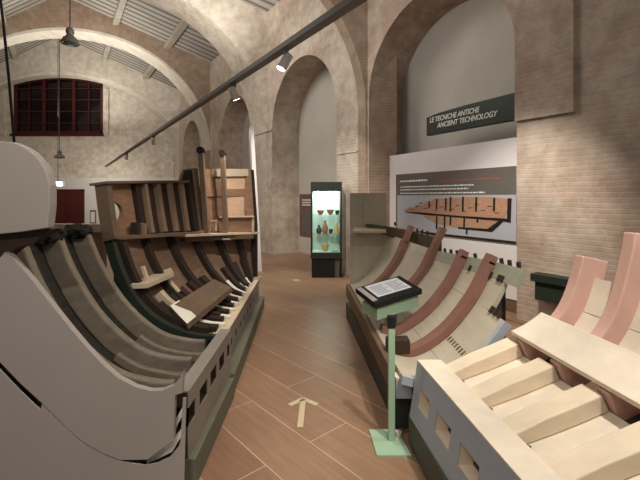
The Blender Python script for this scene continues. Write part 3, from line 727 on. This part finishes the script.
def strip(bb, ua, ub, v, h, d=0.004):
    bb.prism([onb(u0+(u1-u0)*ua, zb+(zt-zb)*v, 0.022+d), onb(u0+(u1-u0)*ub, zb+(zt-zb)*v, 0.022+d), onb(u0+(u1-u0)*ub, zb+(zt-zb)*(v+h), 0.022+d), onb(u0+(u1-u0)*ua, zb+(zt-zb)*(v+h), 0.022+d)], an*0.001)
rn = random.Random(3)
def words(ua, ub, v, h, mat, nm):
    bb = B(); u = ua
    while u < ub:
        w = rn.uniform(0.008, 0.03); strip(bb, u, min(u+w, ub), v, h*rn.uniform(0.8,1)); u += w+0.005
    bb.build(nm, mat, ph)
words(0.05, 0.33, 0.86, 0.032, M['wording'], 'printed_title')
for ue, v in ((0.72,0.765),(0.68,0.715),(0.80,0.655)): words(0.05, ue, v, 0.02, M['wording'], 'printed_line')
b = B(); strip(b, 0.028, 0.045, 0.84, 0.04); b.build('red_mark', M['wordred'], ph)
words(0.42, 0.9, 0.845, 0.012, M['wordred'], 'red_line')
def VS(v): return 0.06+(v-0.05)*1.28
def art2(pts, *a): return art([(u, VS(v)) for u, v in pts], *a)
art2([(0.08,0.29),(0.13,0.31),(0.14,0.335),(0.21,0.335),(0.22,0.37),(0.29,0.365),(0.31,0.41),(0.36,0.415),(0.39,0.45),(0.48,0.455),(0.66,0.47),(0.80,0.475),(0.955,0.455),(0.96,0.36),(0.93,0.25),(0.72,0.245),(0.50,0.26),(0.30,0.265),(0.14,0.27)], 0.002, M['wreck'], 'printed_timber')
art2([(0.28,0.235),(0.45,0.24),(0.7,0.235),(0.90,0.232),(0.86,0.165),(0.82,0.12),(0.60,0.115),(0.42,0.14),(0.34,0.19)], 0.002, M['wreck'], 'printed_timber')
b = B()
def dk(pts): b.prism([onb(u0+(u1-u0)*u, zb+(zt-zb)*VS(v), 0.0265) for u, v in pts], an*0.001)
dk([(0.10,0.275),(0.30,0.272),(0.60,0.255),(0.955,0.25),(0.97,0.25),(0.97,0.21),(0.92,0.22),(0.6,0.232),(0.3,0.245),(0.12,0.262)])
for u, a, c in ((0.34,0.33,0.42),(0.41,0.32,0.45),(0.49,0.31,0.46),(0.53,0.30,0.475),(0.63,0.31,0.475),(0.73,0.31,0.47),(0.855,0.32,0.465),(0.41,0.08,0.235),(0.48,0.07,0.235),(0.53,0.14,0.235),(0.64,0.12,0.24),(0.66,0.05,0.11),(0.74,0.19,0.235)):
    dk([(u,a),(u+0.014,a),(u+0.016,c),(u+0.002,c)])
for k in range(16):
    u = 0.16+0.047*k; v = 0.30+0.11*((k*7)%5)/5; dk([(u,v),(u+0.035,v+0.004),(u+0.035,v+0.010),(u,v+0.008)])
dk([(0.945,0.25),(0.97,0.25),(0.975,0.46),(0.95,0.46)]); dk([(0.90,0.232),(0.93,0.228),(0.85,0.10),(0.60,0.105),(0.60,0.125),(0.82,0.13)])
b.build('printed_shadow', M['wreckdark'], ph)
# hanging sign
sg = thing('hanging_sign', onb(0.66, 2.63, 0.02), 'long dark green sign with white lettering high in the right niche', 'sign')
b = B(); b.prism([onb(0.405,2.63,0.10), onb(1.02,2.63,0.10), onb(1.02,2.99,0.10), onb(0.72,2.985,0.10), onb(0.50,2.965,0.10), onb(0.405,2.93,0.10)], -an*0.09); b.build('sign_board', M['dgreen'], sg, False, 0.004)
def text(s, h, u, z, width, nm, mat, parent):
    cu = bpy.data.curves.new('txt', 'FONT'); cu.body = s; cu.size = h; cu.extrude = 0.002; cu.shear = 0.25; cu.offset = 0.002
    t = bpy.data.objects.new('txt', cu); COL.objects.link(t)
    dg = bpy.context.evaluated_depsgraph_get(); me = bpy.data.meshes.new_from_object(t.evaluated_get(dg))
    bpy.data.objects.remove(t)
    xs = [v.co.x for v in me.vertices]; k = width/(max(xs)-min(xs)); org = ORG[parent.name]
    for v in me.vertices:
        v.co = onb(u, z, 0.102+v.co.z)+ad*(v.co.x-min(xs))*k+V((0,0,v.co.y))-org
    me.materials.clear(); me.materials.append(mat)
    o = bpy.data.objects.new(nm, me); COL.objects.link(o); o.parent = parent; ORG[o.name] = org
    return o
L = (A1-A0).length
text('LE TECNICHE ANTICHE', 0.112, 0.435, 2.835, 0.98, 'lettering', M['wording'], sg)
text('ANCIENT TECHNOLOGY', 0.112, 0.495, 2.725, 1.12, 'lettering', M['wording'], sg)
# info lectern on the hull bottom
lc = thing('lectern', (0.68, 3.5, 0.47), 'sage green lectern with a black sloping top and pale sheet inside the ribbed hull', 'lectern')
a = V((0.475,3.32,0)); c = V((0.855,3.48,0)); d = (c-a).normalized(); bk = V((-d.y, d.x, 0))
b = B(); b.prism([a+V((0,0,0.575)), c+V((0,0,0.645)), c+bk*0.26+V((0,0,0.645)), a+bk*0.26+V((0,0,0.575))], (0,0,0.10)); b.build('box', M['sage'], lc, False, 0.004)
b = B(); m_ = a+d*0.26+bk*0.2; b.box(m_.x-0.05, m_.x+0.05, m_.y-0.04, m_.y+0.04, 0.455, 0.60); b.build('foot', M['sage'], lc)
o0 = a-d*0.04-bk*0.03+V((0,0,0.685)); ux = d*0.47+V((0,0,0.075)); uy = bk*0.34+V((0,0,0.055)); uz = V((0,0,0.045))
b = B(); b.prism([o0, o0+ux, o0+ux+uy, o0+uy], uz); top = b.build('sloping_top', M['black'], lc, False, 0.004)
b = B(); b.prism([o0+ux*0.0+uz+uy*0.1, o0+ux*0.10+uz+uy*0.1, o0+ux*0.10+uz+uy*0.95, o0+uz+uy*0.95], (0,0,0.002)); b.build('side_tab', M['panelgrey'], top)
b = B(); b.prism([o0+ux*0.16+uy*0.22+uz, o0+ux*0.88+uy*0.22+uz, o0+ux*0.88+uy*0.92+uz, o0+ux*0.16+uy*0.92+uz], (0,0,0.003)); sh = b.build('sheet', M['paper'], top)
b = B()
for r_ in range(7):
    for k0, k1 in ((0.20,0.5),(0.55,0.84)):
        v0 = 0.30+r_*0.075
        b.prism([o0+ux*k0+uy*v0+uz+V((0,0,0.003)), o0+ux*(k1-0.03*(r_%3))+uy*v0+uz+V((0,0,0.003)), o0+ux*(k1-0.03*(r_%3))+uy*(v0+0.025)+uz+V((0,0,0.003)), o0+ux*k0+uy*(v0+0.025)+uz+V((0,0,0.003))], (0,0,0.001))
b.build('printed_text', M['ink'], sh)
# slim post on a square plate
bp = thing('barrier_post', (0.47, 2.63, 0), 'slim sage green post with a black head on a square foot plate', 'post')
b = B(); b.prism([P(0,0,1)*0+V((x,y,0)) for x, y in ((0.335,2.735),(0.525,2.735),(0.562,2.46),(0.35,2.46))], (0,0,0.012)); b.build('foot_plate', M['sage'], bp)
b = B(); b.box(0.446, 0.488, 2.60, 2.63, 0.012, 0.745); b.build('upright', M['sage'], bp, False, 0.003)
b = B(); b.box(0.442, 0.492, 2.596, 2.636, 0.745, 0.825); b.build('head', M['black'], bp, False, 0.004)
b = B(); b.lathe((0.52, 2.66, 0.012), [(0.0,0),(0.022,0),(0.022,0.03),(0.0,0.03)], 14); b.build('fixing', M['white_metal'], bp)
# showcase
sc = thing('display_case', (0.13, 8.1, 0), 'tall black glazed showcase with lit shelves of pottery beside the far pier', 'display case')
cx0, cx1, cy0, cy1 = -0.185, 0.435, 7.9, 8.3
b = B(); b.box(cx0, cx1, cy0, cy1, 0.38, 0.50); b.box(cx0, cx1, cy0, cy1, 1.71, 1.90); 
for x in (cx0, cx1-0.03):
    for y in (cy0, cy1-0.03): b.box(x, x+0.03, y, y+0.03, 0.50, 1.71)
b.build('casing', M['dgreen'], sc, False, 0.004)
b = B(); b.box(cx0+0.02, cx1-0.14, cy0+0.03, cy1, 0.0, 0.38); b.build('plinth', M['black'], sc)
b = B(); b.box(cx1-0.14, cx1-0.05, cy0+0.05, cy1, 0.0, 0.38); b.build('side_foot', M['lampgrey'], sc)
b = B(); b.box(cx1-0.03, cx1+0.0, cy0+0.035, cy1, 0.0, 0.38); b.build('side_plate', M['black'], sc)
b = B(); b.box(cx0+0.03, cx1-0.03, cy1-0.02, cy1-0.01, 0.50, 1.71); b.build('back_lining', M['case_back'], sc)
b = B(); b.box(cx0+0.03, cx1-0.03, cy0+0.005, cy0+0.012, 0.50, 1.71); b.build('glass_front', M['glass'], sc)
b = B(); b.box(cx0+0.005, cx0+0.012, cy0+0.03, cy1-0.03, 0.50, 1.71); b.build('glass_side', M['glass'], sc)
b = B(); b.box(cx1-0.025, cx1-0.005, cy0+0.03, cy1-0.03, 0.50, 1.71); b.build('side_wall', M['black'], sc)
b = B(); b.box(cx0+0.06, cx1-0.06, cy0+0.1, cy1-0.08, 1.69, 1.708); b.build('led_panel', M['led'], sc)
shz = [0.505, 0.86, 1.24]
for z in shz[1:]:
    b = B(); b.box(cx0+0.03, cx1-0.03, cy0+0.06, cy1-0.03, z-0.01, z); b.build('shelf', M['glass'], sc)
b = B(); b.box(cx0+0.03, cx1-0.03, cy0+0.03, cy1-0.03, 0.50, 0.505); b.build('case_floor', M['case_back'], sc)
def pot(nm, x, z, prof, mat, label, cat='pottery'):
    b = B(); b.lathe((x, 8.09, z), prof, 20); tag(b.build(nm, mat, smooth=True, origin=(x,8.09,z)), label, cat, 'pottery in the showcase')
bowl = [(0,0),(0.03,0),(0.035,0.008),(0.055,0.035),(0.07,0.075),(0.066,0.077),(0.05,0.04),(0.0,0.02)]
jug = [(0,0),(0.035,0),(0.055,0.04),(0.058,0.075),(0.035,0.12),(0.022,0.14),(0.024,0.165),(0.032,0.175),(0.026,0.175),(0.0,0.15)]
cone = [(0,0),(0.06,0),(0.055,0.05),(0.035,0.12),(0.018,0.19),(0.014,0.22),(0.0,0.225)]
cup = [(0,0),(0.03,0),(0.032,0.01),(0.042,0.05),(0.044,0.09),(0.039,0.09),(0.03,0.03),(0,0.02)]
plate = [(0,0),(0.04,0),(0.05,0.008),(0.09,0.022),(0.088,0.027),(0.04,0.014),(0,0.012)]
pot('bowl', 0.01, 1.241, [(r*1.05, z*1.25) for r, z in bowl], M['terracotta'], 'round terracotta bowl at the left of the top shelf in the showcase')
pot('bowl', 0.21, 1.241, [(r*1.1, z*1.4) for r, z in bowl], M['terracotta'], 'terracotta bowl in the middle of the top shelf in the showcase')
pot('cup', 0.35, 1.241, cup, M['blackclay'], 'black cup at the right of the top shelf in the showcase')
pot('jug', -0.02, 0.861, jug, M['blackclay'], 'black jug at the left of the middle shelf in the showcase')
pot('vase', 0.10, 0.861, [(r*1.1, z*1.5) for r, z in jug], M['terracotta'], 'tall terracotta vase on the middle shelf of the showcase, third from its right end')
pot('cup', 0.22, 0.861, cup, M['blackclay'], 'small black cup on the middle shelf of the showcase, left of the pointed buff vessel')
pot('vase', 0.335, 0.861, cone, M['buff'], 'pointed buff vessel at the right of the middle shelf in the showcase')
pot('bowl', 0.10, 0.506, [(r*1.2, z*1.9) for r, z in bowl], M['buff'], 'buff bowl on the floor of the showcase')
pot('plate', 0.30, 0.508, plate, M['whitefill'], 'white plate on the floor of the showcase')
# poster on the far niche's back wall
def pw(Y, z, d): return V((6.98-0.65*Y, Y, z))-AXN*(d+0.005)
ps = thing('wall_poster', pw(11.3, 0.5, 0), 'tall brown poster on the far niche wall left of the showcase', 'poster')
b = B(); b.prism([pw(11.02,0.48,0), pw(11.62,0.48,0), pw(11.62,1.68,0), pw(11.02,1.68,0)], -AXN*0.02); b.build('board', M['posterbrown'], ps)
b = B()
for z in (1.5, 1.43, 1.36): b.prism([pw(11.1,z,0.021), pw(11.5,z,0.021), pw(11.5,z+0.03,0.021), pw(11.1,z+0.03,0.021)], -AXN*0.002)
b.build('printed_text', M['wording'], ps)
b = B(); b.prism([pw(11.1,0.6,0.021), pw(11.5,0.6,0.021), pw(11.5,1.2,0.021), pw(11.1,1.2,0.021)], -AXN*0.002); b.build('printed_picture', M['postergrey'], ps)
# dark green box low on the near pier
def wy(Y, z, d):                      # a point in front of the right wall at depth Y
    return V((5.94-0.65*Y, Y, z))-AXN*d
gb = thing('wall_box', wy(4.6, 0.43, 0.05), 'dark green box with an overhanging lid low on the right brick pier', 'box')
b = B(); b.prism([wy(4.60,0.36,0.0), wy(4.94,0.36,0.0), wy(4.94,0.36,0.14), wy(4.60,0.36,0.14)], (0,0,0.22)); b.build('box_body', M['dgreen'], gb, False, 0.004)
b = B(); b.prism([wy(4.56,0.58,0.0), wy(4.97,0.58,0.0), wy(4.97,0.58,0.18), wy(4.56,0.58,0.18)], (0,0,0.09)); b.build('lid', M['dgreen'], gb, False, 0.004)
# tall narrow white panel seen edge-on behind the boat
b = B(); b.rings([[P(258.5,266,8.6)+V((-0.05,-0.0,-0.0)), P(262,266,8.6), P(262,266,8.6)+V((-0.15,0.9,0)), P(258.5,266,8.6)+V((-0.2,0.9,0))],
                 [P(250.5,125,8.6), P(253.5,125,8.6), P(253.5,125,8.6)+V((-0.15,0.9,0)), P(250.5,125,8.6)+V((-0.2,0.9,0))]])
for v in b.v[:4]: v.z = 0.0
tag(b.build('standing_panel', M['white']), 'tall narrow white panel standing edge-on behind the brown hull', 'panel')
# low parapet across the hall, small framed notice on the end wall
b = B(); b.box((40-320)*7.6/F, (104-320)*7.6/F, 7.6, 7.7, 0, EYE-(232-HZ)*7.6/F)
pt_ = tag(b.build('low_partition', M['stanchion']), 'low pale timber partition across the hall in front of the red door', 'partition')
b = B(); b.box((38-320)*7.6/F, (105-320)*7.6/F, 7.52, 7.76, EYE-(232-HZ)*7.6/F+0.001, EYE-(224-HZ)*7.6/F); b.build('cap', M['paleband'], pt_)
nx0, nx1 = (90-320)*(YE-.15)/F, (96-320)*(YE-.15)/F
nn_ = thing('wall_notice', ((nx0+nx1)/2, YE-0.14, 0.2), 'small framed notice on the white wall right of the red door', 'notice')
b = B(); b.box(nx0, nx1, YE-0.17, YE-0.13, 0.25, EYE-(210-HZ)*(YE-.15)/F); b.build('frame', M['stanchion'], nn_)
b = B(); b.box(nx0+0.05, nx1-0.05, YE-0.175, YE-0.168, 0.3, EYE-(212-HZ)*(YE-.15)/F); b.build('sheet', M['paper'], nn_)
# arrow of pale tape on the floor
ar = thing('floor_arrow', (-0.137, 2.97, 0), 'pale tape arrow on the wooden floor of the aisle pointing away', 'floor marking')
for p, q in (((-0.139,2.78),(-0.133,3.16)), ((-0.235,3.075),(-0.128,3.175)), ((-0.02,3.08),(-0.138,3.175))):
    b = B(); b.bar((p[0],p[1],0.001), (q[0],q[1],0.001), 0.042, 0.002); b.build('tape_strip', M['tape'], ar)
b = B(); b.bar((-0.52,7.7,0.001), (-0.40,7.7,0.001), 0.16, 0.002)
tag(b.build('floor_tape', M['tape'], origin=(-0.46,7.7,0)), 'short pale tape strip on the floor in front of the far brick pier', 'floor marking')

# ------------------------------------------------------------------ lighting fixtures
def trk(Y): return V((2.10-0.65*Y, Y, 3.0))
tk = thing('lighting_track', trk(8.0), 'long grey lighting track running diagonally overhead down the hall', 'lighting track')
b = B(); b.bar(trk(1.8), trk(18.2), 0.085, 0.05); b.build('rail', M['metal_t'], tk)
for Y in (2.3, 17.9):
    b = B(); p = trk(Y); b.tube([p+V((0,0,0.02)), V((p.x, p.y, zroof(p.x-cx(Y))-0.02))], 0.002, 6); b.build('suspension_cable', M['black'], tk)
proto = None
spots = [(3.72, (-1.5,3.4,0.6), 'white track spotlight nearest the viewer, hanging under the diagonal track'),
         (4.85, (-1.0,4.9,0.9), 'white track spotlight over the brown hull, second from the near end of the track'),
         (9.0, (-5.0,14.0,0), 'small lit track spotlight far along the track, third from the viewer'),
         (12.6, (-9.0,18.0,1.0), 'small lit track spotlight at the far end of the diagonal track')]
def copy_tree(o):
    c = o.copy(); COL.objects.link(c)
    for ch in o.children:
        k = ch.copy(); COL.objects.link(k); k.parent = c
        for g in ch.children:
            e = g.copy(); COL.objects.link(e); e.parent = k
    return c
for Y, tgt, lab in spots:
    p = trk(Y)+V((0,0,-0.026))
    if proto is None:
        proto = thing('track_spotlight', (0,0,0), lab, 'spotlight', 'spotlights on the track')
        b = B(); b.box(-0.02,0.02,-0.035,0.035,-0.045,0.0); b.tube([(0,0,-0.045),(0,0,-0.07)], 0.012, 10); b.build('mount', M['metal_t'], proto)
        b = B(); b.tube([(0.03,0,-0.05),(0.0,0,-0.10),(-0.045,0,-0.185)], [0.042,0.045,0.048], 18); hh = b.build('lamp_head', M['white_metal'], proto, True)
        b = B(); b.tube([(-0.045,0,-0.186),(-0.046,0,-0.188)], 0.040, 18); b.build('lens', M['spotglow'], hh)
        o = proto
    else: o = copy_tree(proto); o['label'] = lab
    o.location = p
    dv = V(tgt)-p; o.rotation_euler = (0, 0, math.atan2(-dv.y, -dv.x))
def pendant(px, py0, py1, Y, lab, lit):
    t = P(px, py0, Y); c = P(px, py1, Y); o = thing('pendant_lamp', c, lab, 'pendant lamp', 'pendant lamps of the hall')
    h = t.z-c.z; zr = zroof(t.x-cx(Y))-0.02
    b = B(); b.lathe(c, [(0.0,h*0.12),(0.20,h*0.0),(0.22,h*0.04),(0.16,h*0.32),(0.10,h*0.45),(0.075,h*0.55),(0.10,h*0.7),(0.08,h*0.9),(0.03,h)], 24); b.build('shade', M['lampgrey'], o, True)
    b = B(); b.lathe(c, [(0.0,-0.03),(0.10,-0.02),(0.14,0.0),(0.12,h*0.1),(0.0,h*0.1)], 18); b.build('bulb', M['lampgrey'], o, True)
    b = B(); b.tube([t, V((t.x,t.y,zr))], 0.012, 8); b.build('cord', M['black'], o)
pendant(70, 27, 44, 10.2, 'grey bell-shaped pendant lamp hanging high in the near bay of the hall', False)
pendant(59.5, 150, 158, 17.2, 'small pendant lamp on a long cord in front of the red window wall', False)
ex = thing('emergency_light', P(58,187,18.0), 'glowing emergency light hanging on a rod above the red door', 'emergency light')
c = P(58,184,18.0); b = B(); b.box(c.x-0.26, c.x+0.26, 17.95, 18.05, c.z-0.12, c.z+0.12); b.build('housing', M['white_metal'], ex)
b = B(); b.box(c.x-0.23, c.x+0.23, 17.935, 17.952, c.z-0.09, c.z+0.09); b.build('lit_face', M['exitglow'], ex)
b = B(); q = P(60,152,18.0); b.tube([(c.x,18.0,c.z+0.11), (c.x,18.0,zroof(c.x-cx(18))-0.25)], 0.012, 8); b.build('rod', M['dkblock'], ex)
# black cable at the upper left
b = B(); b.tube([P(-2,-20,7.0), P(3,20,7.0), P(9,80,7.0), P(14,140,7.0), P(15.5,165,7.0)], 0.022, 8)
cbx = thing('hanging_cable', P(15.5,165,7.0), 'thick black cable hanging at the upper left beside the rounded grey board', 'cable')
b.build('cable', M['black'], cbx)
b = B(); b.tube([P(-2,-20,7.0), V((P(-2,-20,7.0).x, 7.0, 8.9))], 0.022, 8); b.build('upper_run', M['black'], cbx)

# ------------------------------------------------------------------ light
def spot(loc, tgt, e, ang=70, blend=0.6, col=(1,0.86,0.70), r=0.05):
    l = bpy.data.lights.new('spot', 'SPOT'); l.energy = e; l.spot_size = math.radians(ang); l.spot_blend = blend; l.color = col; l.shadow_soft_size = r
    o = bpy.data.objects.new('spot', l); COL.objects.link(o); o.location = loc
    o.rotation_euler = (V(tgt)-V(loc)).to_track_quat('-Z', 'Y').to_euler(); return o
def area(loc, tgt, e, sx, sy, col=(1,0.9,0.78)):
    l = bpy.data.lights.new('area', 'AREA'); l.shape = 'RECTANGLE'; l.size = sx; l.size_y = sy; l.energy = e; l.color = col
    o = bpy.data.objects.new('area', l); COL.objects.link(o); o.location = loc
    o.rotation_euler = (V(tgt)-V(loc)).to_track_quat('-Z', 'Y').to_euler(); return o
for Y, tgt, lab in spots:
    p = trk(Y)+V((0,0,-0.25)); spot(p, tgt, 60 if Y < 6 else 120, 70)
WW = (1,0.93,0.84)  # added lights without fixtures for the hulls, piers and end wall
spot((1.3,1.0,3.4), (1.25,1.9,0.5), 270, 70, 0.7, WW)
spot((0.9,2.6,3.5), (0.95,3.6,0.6), 110, 65, 0.7, WW)
spot((1.2,3.4,3.6), (2.55,5.3,0.8), 430, 58, 0.9, WW)
spot((-0.2,5.4,3.6), (-0.5,8.8,0.5), 340, 75, 0.8, WW)
spot((0.0,4.6,3.5), (-1.2,5.35,1.3), 220, 40, 0.7, WW)
spot((-0.4,7.0,3.4), (-1.5,9.2,1.6), 170, 60, 0.8, WW)
spot((-0.3,1.4,3.5), (-1.35,2.8,0.7), 120, 65, 0.7, WW)
spot((-0.9,-1.2,3.4), (-1.3,2.1,0.7), 150, 60, 0.8, WW)
area((-10.6,18.4,2.9), (-11.5,20.8,1.4), 30, 1.5, 0.4, WW)
spot((1.3,1.4,3.5), (-0.75,2.7,0.3), 110, 50, 0.8, WW)
spot((-1.0,1.0,3.5), (0.62,1.9,0.35), 80, 45, 0.8, WW)
# added fill floods high in the nave, without fixtures
for Y, e in ((9.0,185), (14.2,130), (18.3,90)):
    area((cx(Y)+(2.6 if Y < 10 else 0.5), Y, 5.2), (cx(Y)+0.8, Y, 9), e, 2.0, 1.0, (1,0.95,0.88))
area((-4.5, 8.0, 6.2), (0.0, 10.5, 3.2), 155, 3, 2, (1,0.95,0.89))
area((-0.6, 5.6, 4.6), (2.6, 7.6, 3.0), 22, 1, 1, (1,0.95,0.9))
area((-10.0, 13.0, 5.4), (-12.5, 20.8, 4.2), 120, 2, 1, (1,0.95,0.88))
w = bpy.data.worlds.new('world'); scn.world = w; w.use_nodes = True
bg = w.node_tree.nodes['Background']; bg.inputs[0].default_value = (0.9,0.88,0.85,1); bg.inputs[1].default_value = 0.33
# ------------------------------------------------------------------ camera
cam = bpy.data.cameras.new('camera'); co = bpy.data.objects.new('camera', cam); COL.objects.link(co)
co.location = (0, 0, EYE); co.rotation_euler = (math.radians(90), 0, 0)
cam.sensor_width = 36; cam.lens = 36*F/640; cam.shift_x = 0; cam.shift_y = -(240-HZ)/640; cam.clip_start = 0.05
scn.camera = co
scn.view_settings.view_transform = 'Standard'; scn.view_settings.look = 'None'; scn.view_settings.exposure = 0.2; scn.view_settings.gamma = 1
scn.view_settings.use_curve_mapping = False
